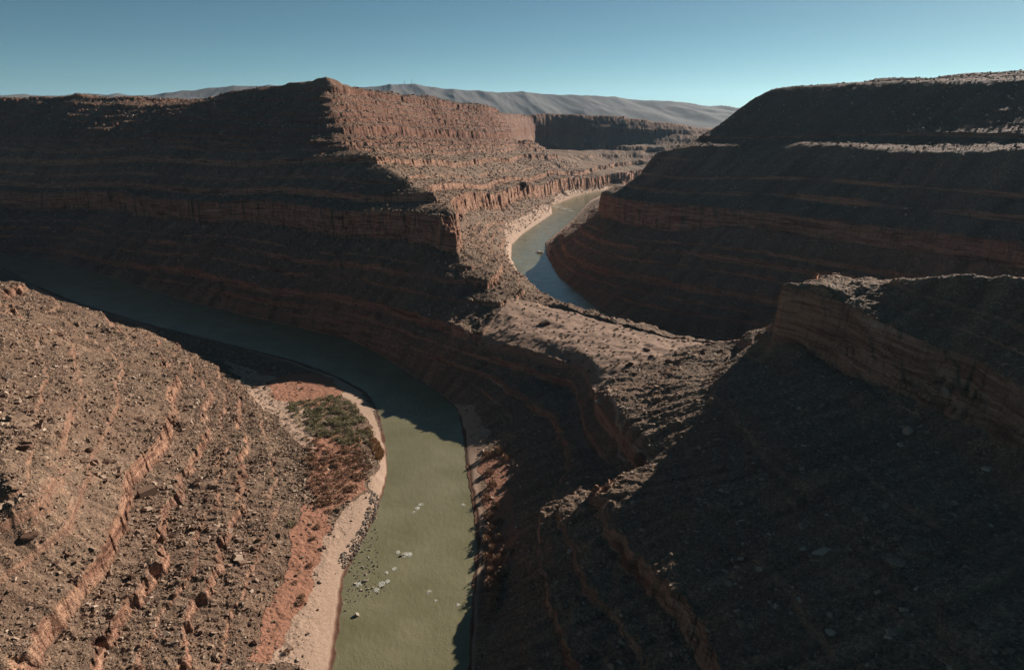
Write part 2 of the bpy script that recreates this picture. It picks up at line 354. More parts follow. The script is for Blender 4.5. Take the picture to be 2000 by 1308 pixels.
    if fine:
        sc = np.clip(r/450., .55, 3)
        n3 = fbm(x, y, 7.0, 3, 31, .6)
        n4 = fbm(x, y, 3.0, 2, 37, ridged=True)
        z = z + (n3*.9 + n4*.35)*np.where(zs>1, 1, 0)*sst(0.5,8,zs)*(1-hillf)*(1-.75*flat)*(1-.5*rwb*sst(130,170,s))
    z = z + sst(.3,3,zs)*(n2*.35)
    nb = (zs<3.5)&(y<2600)
    if nb.any():
        xb, yb = x[nb], y[nb]; w1 = fbm(xb,yb,9,3,141); w2 = fbm(xb,yb,9,3,147)
        ins = in_poly(xb+w1*1.8,yb+w2*1.8,RIV1)|in_poly(xb+w1*1.8,yb+w2*1.8,RIV2)
        z[nb] = np.where(ins, np.minimum(z[nb],-1.0), np.maximum(z[nb],.18))
    # gullied flanks of the distant ridge
    g = fbm(x*1.0+y*.25, y*.22, 560, 4, 51, .42, ridged=True)
    z = z + hillf*sst(6800, 7900, y)*(g*50)*sst(9300, 8700, y)*sst(12000,9500,r) + hillf*fbm(x,y,900,4,61)*8
    z = z + sst(280,292,zs)*(r<1600)*(x<-200)*(np.abs(n3)*3.0 if fine else 0)
    return z, z-d, cl, zs, ch, flat

# ------------------------------------------------------------------ terrain meshes
def ths():
    a = np.concatenate([np.arange(-64,-40,.35), np.arange(-40,40,.062), np.arange(40,82.01,.35)])
    return np.radians(a)
def rads():
    l = []; r = 75.0
    while r < 50000:
        l.append(r)
        r *= 1+(.004 if r<170 else .0013 if r<1150 else .0019 if r<2300 else .0045 if r<4500 else .008 if r<10500 else .03)
    return np.array(l)
TH = ths(); RD = rads()
log('grid', len(TH), len(RD), len(TH)*len(RD))
GXm = (RD[:,None]*np.sin(TH)[None,:]); GYm = (RD[:,None]*np.cos(TH)[None,:])
Zm = np.empty(GXm.shape, np.float32); Sm = Zm.copy(); Cm = Zm.copy(); Fm = Zm.copy(); Hm = Zm.copy(); Nm = Zm.copy()
for i in range(0, len(RD), 200):
    sl = slice(i, i+200)
    Zm[sl], Sm[sl], Cm[sl], Fm[sl], Hm[sl], Nm[sl] = terrain(GXm[sl], GYm[sl])
log('terrain evaluated')
def softmask(P, x, y, wob=6):
    xx = x+fbm(x,y,22,3,71)*wob; yy = y+fbm(x,y,22,3,77)*wob
    return in_poly(xx,yy,P)
low = (Fm<26)&(RD[:,None]<2600)
SANDm = np.zeros(Zm.shape, np.float32); REDm = SANDm.copy()
xl, yl = GXm[low], GYm[low]
wx = xl+fbm(xl,yl,22,3,71)*7; wy = yl+fbm(xl,yl,22,3,77)*7
m = np.zeros(xl.shape, bool)
for P in SAND: m |= in_poly(wx,wy,P)
SANDm[low] = m
m = np.zeros(xl.shape, bool)
for P in REDS: m |= in_poly(wx,wy,P)
REDm[low] = m
SANDm = np.maximum(SANDm, sst(1.6,.6,Fm)*(RD[:,None]<2600)).astype(np.float32)

# the trodden path below the neck
TRAIL = [hit0 for hit0 in [unproj(a,b,z=c)[:2] for a,b,c in ((1120,660,50),(1150,690,50),(1165,712,50),(1185,745,51),(1190,775,52),(1205,800,53),(1215,840,53),(1240,860,53),(1265,888,53),(1272,915,50))]]
bx = (GXm > 30)&(GXm < 120)&(GYm > 330)&(GYm < 600)
xt, yt = GXm[bx], GYm[bx]; dt = np.full(xt.shape, 1e9)
xt = xt+fbm(xt,yt,14,2,611)*3
for p_, q_ in zip(TRAIL[:-1], TRAIL[1:]):
    e_ = q_-p_; tt = np.clip(((xt-p_[0])*e_[0]+(yt-p_[1])*e_[1])/(e_@e_),0,1); dt = np.minimum(dt, np.hypot(xt-p_[0]-tt*e_[0], yt-p_[1]-tt*e_[1]))
SANDm[bx] = np.maximum(SANDm[bx], sst(1.5,.7,dt)*.85)

# which landform each face belongs to
def region(x, y):
    cl_ = (np.array(lrr)+np.array(lrl[:len(lrr)]) if len(lrr)==len(lrl) else None)
    left = [(lrr[i][0]*.5+lrl[i][0]*.5, lrr[i][1]*.5+lrl[i][1]*.5) for i in range(min(len(lrr),len(lrl)))]
    PL = np.array([(-60000,1900)]+left+[(-300,-60000),(-60000,-60000)])
    rc = [(a[0]+6,a[1]) for a in rrr]
    rr2 = [(60000,2450),(1900,2540),(900,2470),(440,2370)]+[W0(*p) for p in RR_right[:1]]
    PR = np.array([(60000,2140),(1900,2140),(900,2180),(400,2270),W0(1184,372)]+[((a[0]*.75+b[0]*.25),(a[1]*.75+b[1]*.25)) for a,b in zip([W0(*p) for p in RR_right[1:]],[W0(*p) for p in RR_left[1:]]+[(110,765),(170,672)])]+[(320,590),(410,460),(490,310),(590,130),(660,-70),(60000,-70)])
    out = np.zeros(x.shape, np.int8)                 # 0 butte
    out[in_poly(x,y,PL)] = 1                          # left rubble hillside
    out[in_poly(x,y,PR)] = 2                          # right canyon wall
    o0 = out==0
    out[o0&((y-640)+(x-60)*.75<0)&(y<640)] = 3        # neck and dark slope
    out[(out==3)&((y-500)*1.0+(x-175)*-.2<0)&(x>-40)] = 4
    out[(y>4200)] = 5
    return out
def grid_mesh(name, faces, mats, attrs):
    used = np.unique(faces); remap = np.full(Zm.size, -1, np.int32); remap[used] = np.arange(len(used))
    f = remap[faces]
    me = bpy.data.meshes.new(name)
    co = np.stack([GXm.ravel()[used], GYm.ravel()[used], Zm.ravel()[used]],1).astype(np.float32)
    me.vertices.add(len(co)); me.vertices.foreach_set('co', co.ravel())
    me.loops.add(f.size); me.loops.foreach_set('vertex_index', f.ravel().astype(np.int32))
    me.polygons.add(len(f)); me.polygons.foreach_set('loop_start', np.arange(0,f.size,4,dtype=np.int32))
    me.update(calc_edges=True)
    for k, v in attrs.items():
        at = me.attributes.new(k, 'FLOAT', 'POINT'); at.data.foreach_set('value', v.ravel()[used].astype(np.float32))
    me.polygons.foreach_set('use_smooth', np.ones(len(f), bool))
    for m_ in mats: me.materials.append(m_)
    o = bpy.data.objects.new(name, me); COL.objects.link(o); o['kind'] = 'structure'
    return o

# ------------------------------------------------------------------ materials
def mat(name):
    m = bpy.data.materials.new(name); m.use_nodes = True
    return m, m.node_tree.nodes, m.node_tree.links, m.node_tree.nodes['Principled BSDF']
def rock_material(name, distant=False):
    m, n, l, b = mat(name)
    b.inputs['Roughness'].default_value = .9; b.inputs['Specular IOR Level'].default_value = .15
    def new(t, **k):
        q = n.new(t)
        for a, v in k.items(): setattr(q, a, v)
        return q
    geo = new('ShaderNodeNewGeometry')
    def attr(a):
        q = new('ShaderNodeAttribute'); q.attribute_name = a; return q.outputs['Fac']
    def math_(op, a, b_=None, c=None, clamp=False):
        q = new('ShaderNodeMath', operation=op, use_clamp=clamp)
        for i, v in enumerate((a, b_, c)):
            if v is None: continue
            if hasattr(v, 'default_value') or hasattr(v, 'links'): l.new(v, q.inputs[i])
            else: q.inputs[i].default_value = v
        return q.outputs[0]
    def noise(scale, detail=4, rough=.6, vec=None, dim='3D'):
        q = new('ShaderNodeTexNoise', noise_dimensions=dim); q.inputs['Scale'].default_value = scale
        q.inputs['Detail'].default_value = detail; q.inputs['Roughness'].default_value = rough
        if vec is not None: l.new(vec, q.inputs['Vector' if dim!='1D' else 'W'])
        return q
    def ramp(fac, stops, interp='LINEAR'):
        q = new('ShaderNodeValToRGB'); q.color_ramp.interpolation = interp
        el = q.color_ramp.elements
        while len(el) < len(stops): el.new(.5)
        for e, (p, c) in zip(el, stops): e.position = p; e.color = (*c,1) if len(c)==3 else c
        l.new(fac, q.inputs[0]); return q.outputs[0]
    def mix(fac, a, b_, mode='MIX'):
        q = new('ShaderNodeMix', data_type='RGBA', blend_type=mode)
        for i, v in ((0,fac),(6,a),(7,b_)):
            if hasattr(v, 'links'): l.new(v, q.inputs[i])
            elif isinstance(v, (int,float)): q.inputs[i].default_value = v
            else: q.inputs[i].default_value = (*v,1)
        return q.outputs[2]
    P = geo.outputs['Position']
    big = noise(.012, 5, .6, P).outputs[0]; med = noise(.11, 4, .65, P).outputs[0]; fin = noise(.9, 3, .7, P).outputs[0]
    vor = new('ShaderNodeTexVoronoi'); vor.inputs['Scale'].default_value = 1.1; l.new(P, vor.inputs['Vector'])
    vor2 = new('ShaderNodeTexVoronoi'); vor2.inputs['Scale'].default_value = .33; l.new(P, vor2.inputs['Vector'])
    # loose talus: grey brown, each block its own tint
    tal = mix(med, (.195,.132,.094), (.29,.215,.158))
    blk = ramp(new_sep(n, l, vor.outputs['Color']), [(0,(.45,.42,.40)),(.45,(.85,.82,.80)),(.8,(1.15,1.13,1.08)),(1,(1.7,1.65,1.5))])
    tal = mix(.75, tal, blk, 'MULTIPLY')
    tal = mix(ramp(big, [(.45,(0,0,0)),(.66,(.8,.8,.8))]), tal, mix(.5, tal, (.21,.115,.078)))
    tal = mix(.8, tal, ramp(math_('MULTIPLY_ADD', attr('chute'), .22, .5), [(.1,(.62,.60,.58)),(.5,(.98,.97,.96)),(.9,(1.4,1.33,1.26))]), 'MULTIPLY')
    upz = attr('bed')
    redup = ramp(math_('DIVIDE', upz, 350.), [(.55,(0,0,0)),(.66,(1,1,1))])
    tal = mix(math_('MULTIPLY', redup, .75), tal, mix(.6, tal, (.17,.072,.048)))
    # bedded cliff rock: thin horizontal beds, vertical stains
    comb = new('ShaderNodeCombineXYZ'); sx = new('ShaderNodeSeparateXYZ'); l.new(P, sx.inputs[0])
    l.new(math_('MULTIPLY', sx.outputs[0], .005), comb.inputs[0]); l.new(math_('MULTIPLY', sx.outputs[1], .005), comb.inputs[1]); l.new(math_('MULTIPLY', sx.outputs[2], .8), comb.inputs[2])
    beds = noise(1.0, 5, .7, comb.outputs[0]).outputs[0]
    comb2 = new('ShaderNodeCombineXYZ')
    l.new(math_('MULTIPLY', sx.outputs[0], .42), comb2.inputs[0]); l.new(math_('MULTIPLY', sx.outputs[1], .42), comb2.inputs[1]); l.new(math_('MULTIPLY', sx.outputs[2], .02), comb2.inputs[2])
    stain = noise(1.0, 4, .6, comb2.outputs[0]).outputs[0]
    b1 = new('ShaderNodeCombineXYZ'); l.new(math_('MULTIPLY', sx.outputs[0], .012), b1.inputs[0]); l.new(math_('MULTIPLY', sx.outputs[1], .012), b1.inputs[1]); l.new(math_('MULTIPLY', upz, .14), b1.inputs[2])
    broad = noise(1.0, 3, .6, b1.outputs[0]).outputs[0]
    clf = ramp(broad, [(.32,(.20,.10,.07)),(.42,(.50,.27,.18)),(.50,(.62,.38,.26)),(.56,(.34,.175,.12)),(.64,(.56,.33,.23)),(.72,(.66,.46,.34))])
    clf = mix(.8, clf, ramp(beds, [(.34,(.45,.42,.42)),(.42,(1.1,1.1,1.1)),(.52,(1.15,1.1,1.05)),(.56,(.5,.46,.45)),(.62,(1.1,1.1,1.1))]), 'MULTIPLY')
    clf = mix(math_('MULTIPLY', ramp(stain, [(.52,(0,0,0)),(.66,(1,1,1))]), .5), clf, (.11,.06,.045))
    clf = mix(math_('MULTIPLY', redup, .85), clf, mix(.72, clf, (.16,.055,.036)))
    nz = new('ShaderNodeSeparateXYZ'); l.new(geo.outputs['True Normal'], nz.inputs[0])
    steep = ramp(nz.outputs[2], [(.42,(1,1,1)),(.58,(0,0,0))])
    cfac = math_('MULTIPLY', math_('MAXIMUM', attr('cliff'), math_('MULTIPLY', steep, .6)), ramp(fin, [(.25,(.6,.6,.6)),(.5,(1,1,1))]), clamp=True)
    col = mix(cfac, tal, clf)
    # low desert scrub tint on the neck, sand and red silt by the water
    neck = mix(ramp(med, [(.35,(0,0,0)),(.65,(1,1,1))]), (.35,.235,.17), (.25,.165,.122))
    col = mix(attr('neck'), col, neck)
    sand = mix(ramp(fin, [(.3,(0,0,0)),(.7,(1,1,1))]), (.50,.36,.27), (.34,.23,.165)); col = mix(attr('sand'), col, sand)
    red = mix(fin, (.42,.20,.125), (.27,.14,.095)); col = mix(attr('red'), col, red)
    col = mix(ramp(sx.outputs[2], [(0,(1,1,1)),(.5,(1,1,1))]) if False else attr('wet'), col, (.13,.065,.042))
    if distant:
        dn = noise(.0012, 6, .6, P).outputs[0]
        col = mix(dn, (.070,.070,.070), (.15,.135,.125))
        l.new(col, b.inputs['Base Color'])
        return m
    col = mix(1.0, col, (.82,.80,.78), 'MULTIPLY')
    l.new(col, b.inputs['Base Color'])
    # relief: stones, cracks
    h1 = math_('MULTIPLY', new_sep(n, l, vor.outputs['Color']), .45); h2 = math_('MULTIPLY', new_sep(n, l, vor2.outputs['Color']), .8)
    h = math_('ADD', math_('ADD', h1, h2), math_('MULTIPLY', fin, 1.2))
    smooth = math_('SUBTRACT', 1., math_('MAXIMUM', math_('MULTIPLY', attr('sand'), .9), math_('MAXIMUM', math_('MULTIPLY', attr('red'),.7), math_('MULTIPLY', attr('neck'), .75))))
    h = math_('MULTIPLY', h, smooth)
    hc = math_('ADD', math_('MULTIPLY', beds, 3.0), math_('MULTIPLY', stain, 2.5))
    h = math_('ADD', h, math_('MULTIPLY', hc, cfac))
    bump = new('ShaderNodeBump'); bump.inputs['Strength'].default_value = .85; bump.inputs['Distance'].default_value = 1.0
    l.new(h, bump.inputs['Height']); l.new(bump.outputs[0], b.inputs['Normal'])
    return m
def new_sep(n, l, sock):
    q = n.new('ShaderNodeSeparateColor'); l.new(sock, q.inputs[0]); return q.outputs[0]
ROCK = rock_material('canyon_rock'); FARM = rock_material('far_hills', True)

NRm, NTm = Zm.shape
idx = np.arange(NRm*NTm, dtype=np.int64).reshape(NRm, NTm)
F4 = np.stack([idx[:-1,:-1], idx[:-1,1:], idx[1:,1:], idx[1:,:-1]], -1).reshape(-1,4)
F4 = F4[:, ::-1]
cx = (GXm[:-1,:-1]+GXm[1:,1:])*.5; cy = (GYm[:-1,:-1]+GYm[1:,1:])*.5
REG = region(cx, cy).ravel()
under = (np.maximum(np.maximum(Zm[:-1,:-1],Zm[1:,1:]),np.maximum(Zm[1:,:-1],Zm[:-1,1:]))<-1.8).ravel()
WETm = (sst(1.0,.35,Fm)*(RD[:,None]<2600)).astype(np.float32)
attrs = dict(bed=Sm, cliff=Cm, sand=SANDm, red=REDm, neck=Nm, wet=WETm, chute=Hm)
for k, nm in enumerate(['butte_wall_terrain','rubble_hillside_terrain','canyon_wall_terrain','river_neck_terrain','shaded_slope_terrain','distant_hills']):
    grid_mesh(nm, F4[(REG==k)&~under], [FARM if k==5 else ROCK], attrs)
log('terrain meshes')

# ------------------------------------------------------------------ river water
def water_material():
    m, n, l, b = mat('silty_green_water')
    b.inputs['Base Color'].default_value = (.18,.18,.1,1); b.inputs['Roughness'].default_value = .12; b.inputs['IOR'].default_value = 1.33
    geo = n.new('ShaderNodeNewGeometry'); a = n.new('ShaderNodeTexNoise'); a.inputs['Scale'].default_value = .35; a.inputs['Detail'].default_value = 4
    mp = n.new('ShaderNodeMapping'); mp.inputs['Scale'].default_value = (1,.55,1); l.new(geo.outputs['Position'], mp.inputs[0]); l.new(mp.outputs[0], a.inputs['Vector'])
    bp = n.new('ShaderNodeBump'); bp.inputs['Strength'].default_value = .28; bp.inputs['Distance'].default_value = 1.0
    a2 = n.new('ShaderNodeTexNoise'); a2.inputs['Scale'].default_value = 1.3; a2.inputs['Detail'].default_value = 3; l.new(mp.outputs[0], a2.inputs['Vector'])
    mk = n.new('ShaderNodeTexNoise'); mk.inputs['Scale'].default_value = .045; mk.inputs['Detail'].default_value = 2; l.new(geo.outputs['Position'], mk.inputs['Vector'])
    mr = n.new('ShaderNodeMapRange'); mr.inputs[1].default_value = .42; mr.inputs[2].default_value = .62; mr.inputs[3].default_value = .08; mr.inputs[4].default_value = .75; l.new(mk.outputs[0], mr.inputs[0])
    m2 = n.new('ShaderNodeMath'); m2.operation = 'MULTIPLY_ADD'; l.new(a2.outputs[0], m2.inputs[0]); l.new(mr.outputs[0], m2.inputs[1]); l.new(a.outputs[0], m2.inputs[2])
    l.new(m2.outputs[0], bp.inputs['Height']); l.new(bp.outputs[0], b.inputs['Normal'])
    c = n.new('ShaderNodeTexNoise'); c.inputs['Scale'].default_value = .03; c.inputs['Detail'].default_value = 5; l.new(geo.outputs['Position'], c.inputs['Vector'])
    r = n.new('ShaderNodeValToRGB'); r.color_ramp.elements[0].position = .35; r.color_ramp.elements[1].position = .7
    r.color_ramp.elements[0].color = (.150,.138,.075,1); r.color_ramp.elements[1].color = (.198,.180,.108,1)
    l.new(c.outputs[0], r.inputs[0]); l.new(r.outputs[0], b.inputs['Base Color'])
    return m
WATER = water_material()
def water(name, side):
    k = 3
    sub = (slice(None,None,k), slice(None,None,k))
    X = GXm[sub]; Yw = GYm[sub]; Zw = Zm[sub]; 
    ids = np.arange(X.size).reshape(X.shape)
    f = np.stack([ids[:-1,:-1], ids[1:,:-1], ids[1:,1:], ids[:-1,1:]], -1).reshape(-1,4)[:, ::-1]
    zmin = np.minimum(np.minimum(Zw[:-1,:-1],Zw[1:,1:]),np.minimum(Zw[1:,:-1],Zw[:-1,1:])).ravel()
    cxx = ((X[:-1,:-1]+X[1:,1:])*.5).ravel(); cyy = ((Yw[:-1,:-1]+Yw[1:,1:])*.5).ravel()
    ml = (cxx < -20)|(cyy<520)&(cxx<90)
    ml &= ~((cyy>1100)&(cxx>-400))
    keep = (zmin<.3)&(cyy<2800)&(ml if side==0 else ~ml)
    f = f[keep]; used = np.unique(f); rm = np.full(X.size,-1,np.int64); rm[used] = np.arange(len(used)); f = rm[f]
    me = bpy.data.meshes.new(name)
    me.from_pydata(np.stack([X.ravel()[used],Yw.ravel()[used],np.zeros(len(used))],1).tolist(), [], f.tolist())
    me.materials.append(WATER); o = bpy.data.objects.new(name, me); COL.objects.link(o); o['kind'] = 'structure'
water('river_water', 0); water('river_bend_water', 1)
log('water')
# ------------------------------------------------------------------ air
def haze():
    m = bpy.data.materials.new('haze_air'); m.use_nodes = True; n = m.node_tree.nodes; l = m.node_tree.links; n.clear()
    o = n.new('ShaderNodeOutputMaterial'); v = n.new('ShaderNodeVolumePrincipled')
    v.inputs['Color'].default_value = (.45,.74,1,1); v.inputs['Density'].default_value = HAZE; v.inputs['Anisotropy'].default_value = .3
    l.new(v.outputs[0], o.inputs['Volume'])
    x0,x1,y0,y1,z0,z1 = -60000,60000,-2500,56000,-700,1400
    me = bpy.data.meshes.new('haze')
    me.from_pydata([(x0,y0,z0),(x1,y0,z0),(x1,y1,z0),(x0,y1,z0),(x0,y0,z1),(x1,y0,z1),(x1,y1,z1),(x0,y1,z1)],[],[(3,2,1,0),(4,5,6,7),(0,1,5,4),(1,2,6,5),(2,3,7,6),(3,0,4,7)])
    me.materials.append(m); ob = bpy.data.objects.new('haze', me); COL.objects.link(ob); ob['kind'] = 'stuff'
HAZE = 1.1e-5
haze()

# ------------------------------------------------------------------ loose stones, shrubs, boulders
def colour_mat(name, stops, rough=.9, attr='tint', bump=0, bscale=2.0):
    m, n, l, b = mat(name); b.inputs['Roughness'].default_value = rough; b.inputs['Specular IOR Level'].default_value = .15
    a = n.new('ShaderNodeAttribute'); a.attribute_name = attr
    r = n.new('ShaderNodeValToRGB'); el = r.color_ramp.elements
    while len(el) < len(stops): el.new(.5)
    for e, (p, c) in zip(el, stops): e.position = p; e.color = (c[0]*.84,c[1]*.81,c[2]*.77,1)
    g = n.new('ShaderNodeNewGeometry'); q = n.new('ShaderNodeTexNoise'); q.inputs['Scale'].default_value = bscale; q.inputs['Detail'].default_value = 4
    l.new(g.outputs['Position'], q.inputs['Vector'])
    mx = n.new('ShaderNodeMath'); mx.operation = 'MULTIPLY_ADD'; mx.inputs[1].default_value = .5; l.new(q.outputs[0], mx.inputs[0])
    sub = n.new('ShaderNodeMath'); sub.operation = 'SUBTRACT'; sub.inputs[1].default_value = .25; l.new(a.outputs['Fac'], sub.inputs[0]); l.new(sub.outputs[0], mx.inputs[2])
    l.new(mx.outputs[0], r.inputs[0]); l.new(r.outputs[0], b.inputs['Base Color'])
    if bump:
        bp = n.new('ShaderNodeBump'); bp.inputs['Strength'].default_value = bump; bp.inputs['Distance'].default_value = .3
        l.new(q.outputs[0], bp.inputs['Height']); l.new(bp.outputs[0], b.inputs['Normal'])
    return m
STONE = colour_mat('loose_stone', [(0,(.12,.072,.05)),(.3,(.22,.145,.105)),(.6,(.33,.235,.175)),(.85,(.46,.36,.28)),(1,(.56,.46,.37))])
BOULD = colour_mat('boulder_rock', [(0,(.08,.045,.032)),(.4,(.17,.10,.07)),(.75,(.27,.19,.145)),(1,(.42,.34,.28))], bump=.7, bscale=1.2)
COBB = colour_mat('river_cobble', [(0,(.16,.125,.10)),(.5,(.32,.27,.225)),(1,(.52,.45,.37))])
SCRUB = colour_mat('grey_green_scrub', [(0,(.05,.048,.028)),(.5,(.12,.115,.065)),(1,(.22,.21,.13))])
WILLOW = colour_mat('willow_leaves', [(0,(.18,.17,.10)),(.5,(.37,.34,.20)),(1,(.52,.48,.32))])
TAMA = colour_mat('tamarisk_twigs', [(0,(.20,.115,.075)),(.5,(.40,.26,.175)),(1,(.58,.42,.29))])
STRAW = colour_mat('straw_grass', [(0,(.25,.13,.06)),(.5,(.40,.24,.12)),(1,(.52,.36,.20))])
FOAM = colour_mat('white_foam', [(0,(.65,.68,.62)),(1,(.85,.87,.82))], .6)

def add_mesh(name, co, faces_quads, material, tint=None, smooth=False, k=4):
    me = bpy.data.meshes.new(name)
    co = np.ascontiguousarray(co, np.float32).reshape(-1,3); f = np.ascontiguousarray(faces_quads, np.int32).reshape(-1,k)
    me.vertices.add(len(co)); me.vertices.foreach_set('co', co.ravel())
    me.loops.add(f.size); me.loops.foreach_set('vertex_index', f.ravel())
    me.polygons.add(len(f)); me.polygons.foreach_set('loop_start', np.arange(0,f.size,k,dtype=np.int32))
    me.update(calc_edges=True)
    if tint is not None:
        at = me.attributes.new('tint','FLOAT','POINT'); at.data.foreach_set('value', np.ascontiguousarray(tint,np.float32).ravel())
    me.polygons.foreach_set('use_smooth', np.full(len(f), bool(smooth)))
    me.materials.append(material); return me
def obj(name, me, loc=(0,0,0)):
    o = bpy.data.objects.new(name, me); o.location = loc; COL.objects.link(o); return o
def info(o, label, cat, kind=None, group=None):
    o['label'] = label; o['category'] = cat
    if kind: o['kind'] = kind
    if group: o['group'] = group
    return o
CUBE = np.array([(-1,-1,-1),(1,-1,-1),(1,1,-1),(-1,1,-1),(-1,-1,1),(1,-1,1),(1,1,1),(-1,1,1)],float)
CF = np.array([(3,2,1,0),(4,5,6,7),(0,1,5,4),(1,2,6,5),(2,3,7,6),(3,0,4,7)])
def bare(x, y):
    c = np.concatenate([terrain(x[i:i+200000], y[i:i+200000])[2] for i in range(0,len(x),200000)])
    return c > .35
def ground(x, y):
    out = np.empty(len(x)); 
    for i in range(0,len(x),200000): out[i:i+200000] = terrain(x[i:i+200000], y[i:i+200000])[0]
    return out
def stones(name, x, y, size, material, flat=.36, sink=.15, tint=None, lab='', cat='rubble'):
    if cat=='cobbles' and name!='shallow_stones':
        k = fbm(x,y,7,2,733)+rng.uniform(-.45,.45,len(x)) > 0; x = x[k]; y = y[k]; size = size[k]
    n = len(x); z = ground(x, y)
    sc = np.stack([size*rng.uniform(.6,1.5,n), size*rng.uniform(.45,1.,n), size*rng.uniform(.7,1.3,n)*flat],1)*.5
    v = CUBE[None]*(1+rng.uniform(-.38,.25,(n,8,3)))*sc[:,None,:]
    v[:,4:,:2] *= rng.uniform(.55,1.0,(n,1,1))
    a = rng.uniform(0,2*math.pi,n); t1 = rng.normal(0,.30,n); t2 = rng.normal(0,.30,n)
    ca,sa = np.cos(a)[:,None],np.sin(a)[:,None]; c1,s1 = np.cos(t1)[:,None],np.sin(t1)[:,None]; c2,s2 = np.cos(t2)[:,None],np.sin(t2)[:,None]
    X,Y_,Zz = v[...,0],v[...,1],v[...,2]
    Y_,Zz = Y_*c1-Zz*s1, Y_*s1+Zz*c1
    X,Zz = X*c2+Zz*s2, -X*s2+Zz*c2
    X,Y_ = X*ca-Y_*sa, X*sa+Y_*ca
    co = np.stack([X+x[:,None], Y_+y[:,None], Zz+(z+sc[:,2]*(1-sink*2))[:,None]],-1)
    f = CF[None]+(np.arange(n)*8)[:,None,None]
    tn = rng.beta(2,2.4,n) if tint is None else tint
    me = add_mesh(name, co, f, material, np.repeat(tn,8))
    return info(obj(name, me), lab, cat, 'stuff')
def sample(n, th0, th1, r0, r1, ok, pw=1.0):
    X=[];Y_=[];c=0
    while c < n:
        th = np.radians(rng.uniform(th0,th1,n)); r = r0*np.exp(rng.uniform(0,1,n)**pw*math.log(r1/r0))
        x = r*np.sin(th); y = r*np.cos(th); k = ok(x,y); X.append(x[k]); Y_.append(y[k]); c += k.sum()
        if len(X) > 40: break
    return np.concatenate(X)[:n], np.concatenate(Y_)[:n]
def psize(x, y, lo, hi, px=.0005, ex=.56):
    r = np.hypot(x,y,); r = np.hypot(r,150)
    return np.clip(r*px*rng.uniform(.004,1,len(x))**-ex, lo, hi)
def zsm(x, y): return bil(field, *gidx(x, y))
def patch(x, y, sc, seed, thr): return fbm(x,y,sc,3,seed) + rng.uniform(-.5,.5,len(x)) > thr
sandy = lambda x,y: np.any([in_poly(x+fbm(x,y,22,3,71)*7+rng.normal(0,2,len(x)),y+fbm(x,y,22,3,77)*7+rng.normal(0,2,len(x)),P) for P in SAND+REDS], axis=0)
BLOCKY = px_poly([(-40,860),(120,870),(300,905),(480,935),(475,985),(330,975),(240,950),(0,985)], 55)
# 1 foreground hillside
x, y = sample(200000, -45, 2, 190, 950, lambda x,y: (region(x,y)==1)&(zsm(x,y)>3)&~(sandy(x,y)&(rng.uniform(0,1,len(x))>.10))&patch(x,y,28,201,-.2))
k=~bare(x,y)|(rng.uniform(0,1,len(x))<.12); x=x[k]; y=y[k]
stones('hillside_rubble', x, y, psize(x,y,.3,2.3)*(1+.6*fbm(x,y,30,2,411))*np.where(rng.uniform(0,1,len(x))<.004,2.2,1)*np.where(in_poly(x,y,BLOCKY)&(rng.uniform(0,1,len(x))<.5),1.9,1), STONE, lab='pale broken stone slabs littering the sunlit hillside beside the river', cat='rubble')
# 2 dark slope and neck flank
x, y = sample(60000, -6, 45, 190, 640, lambda x,y: np.isin(region(x,y),(3,4))&(zsm(x,y)>2)&~in_poly(x,y,NECKP))
k=~bare(x,y); x=x[k]; y=y[k]
stones('slope_rubble', x, y, psize(x,y,.35,2.6,.00055), STONE, lab='loose stones covering the shaded slope below the cliff outcrop', cat='rubble')
# 3 butte wall and lit flank
x, y = sample(75000, -42, 9, 560, 2300, lambda x,y: (region(x,y)==0)&(zsm(x,y)>5)&(zsm(x,y)<275)&~in_poly(x,y,NECKP)&patch(x,y,60,203,-.3))
k=~bare(x,y); x=x[k]; y=y[k]
stones('butte_rubble', x, y, psize(x,y,.8,3.4,.0006,.45), STONE, flat=.6, lab='fallen stones on the talus of the stepped butte', cat='rubble')
# 4 right wall
x, y = sample(32000, 3, 42, 560, 1900, lambda x,y: (region(x,y)==2)&(zsm(x,y)>4)&patch(x,y,60,205,-.3))
k=~bare(x,y); x=x[k]; y=y[k]
stones('canyon_wall_rubble', x, y, psize(x,y,.8,3.0,.0006,.45), STONE, flat=.6, lab='fallen stones on the shaded talus of the right canyon wall', cat='rubble')
# 5 cobbles along the water
def px_area(pts, n):
    P = px_poly(pts, 2.0); lo = P.min(0); hi = P.max(0); X=np.empty(0);Y_=np.empty(0)
    while len(X) < n:
        a = rng.uniform(lo[0],hi[0],n*3); b = rng.uniform(lo[1],hi[1],n*3); k = in_poly(a,b,P); X=np.r_[X,a[k]]; Y_=np.r_[Y_,b[k]]
    return X[:n], Y_[:n]
for nm, pts, n, a_, b_, lb in (
   ('river_cobbles',[(712,760),(735,775),(747,835),(742,840),(728,800),(700,768)],1500,.3,.9,'grey cobbles edging the point bar by the shadow line'),
   ('bank_cobbles',[(728,960),(752,975),(745,1010),(720,1050),(700,1075),(672,1110),(655,1120),(668,1080),(705,1030)],2200,.3,1.3,'grey cobbles along the left bank above the rapids'),
   ('shallow_stones',[(690,1060),(740,1020),(740,1100),(755,1150),(700,1165),(672,1190),(668,1150)],170,.4,1.5,'wet stones breaking the shallow water by the left bank')):
    x, y = px_area(pts, n); o = stones(nm, x, y, rng.uniform(a_,b_,n)*rng.uniform(.5,1,n), COBB, flat=.7, sink=-.1 if nm!='shallow_stones' else -.2, lab=lb, cat='cobbles')
    if nm == 'shallow_stones':
        me = o.data; zz = np.empty(len(me.vertices)*3,np.float32); me.vertices.foreach_get('co',zz); zz = zz.reshape(-1,8,3)
        zz[...,2] += (.05-zz[...,2].mean(1))[:,None]; me.vertices.foreach_set('co', zz.ravel())
log('stones')

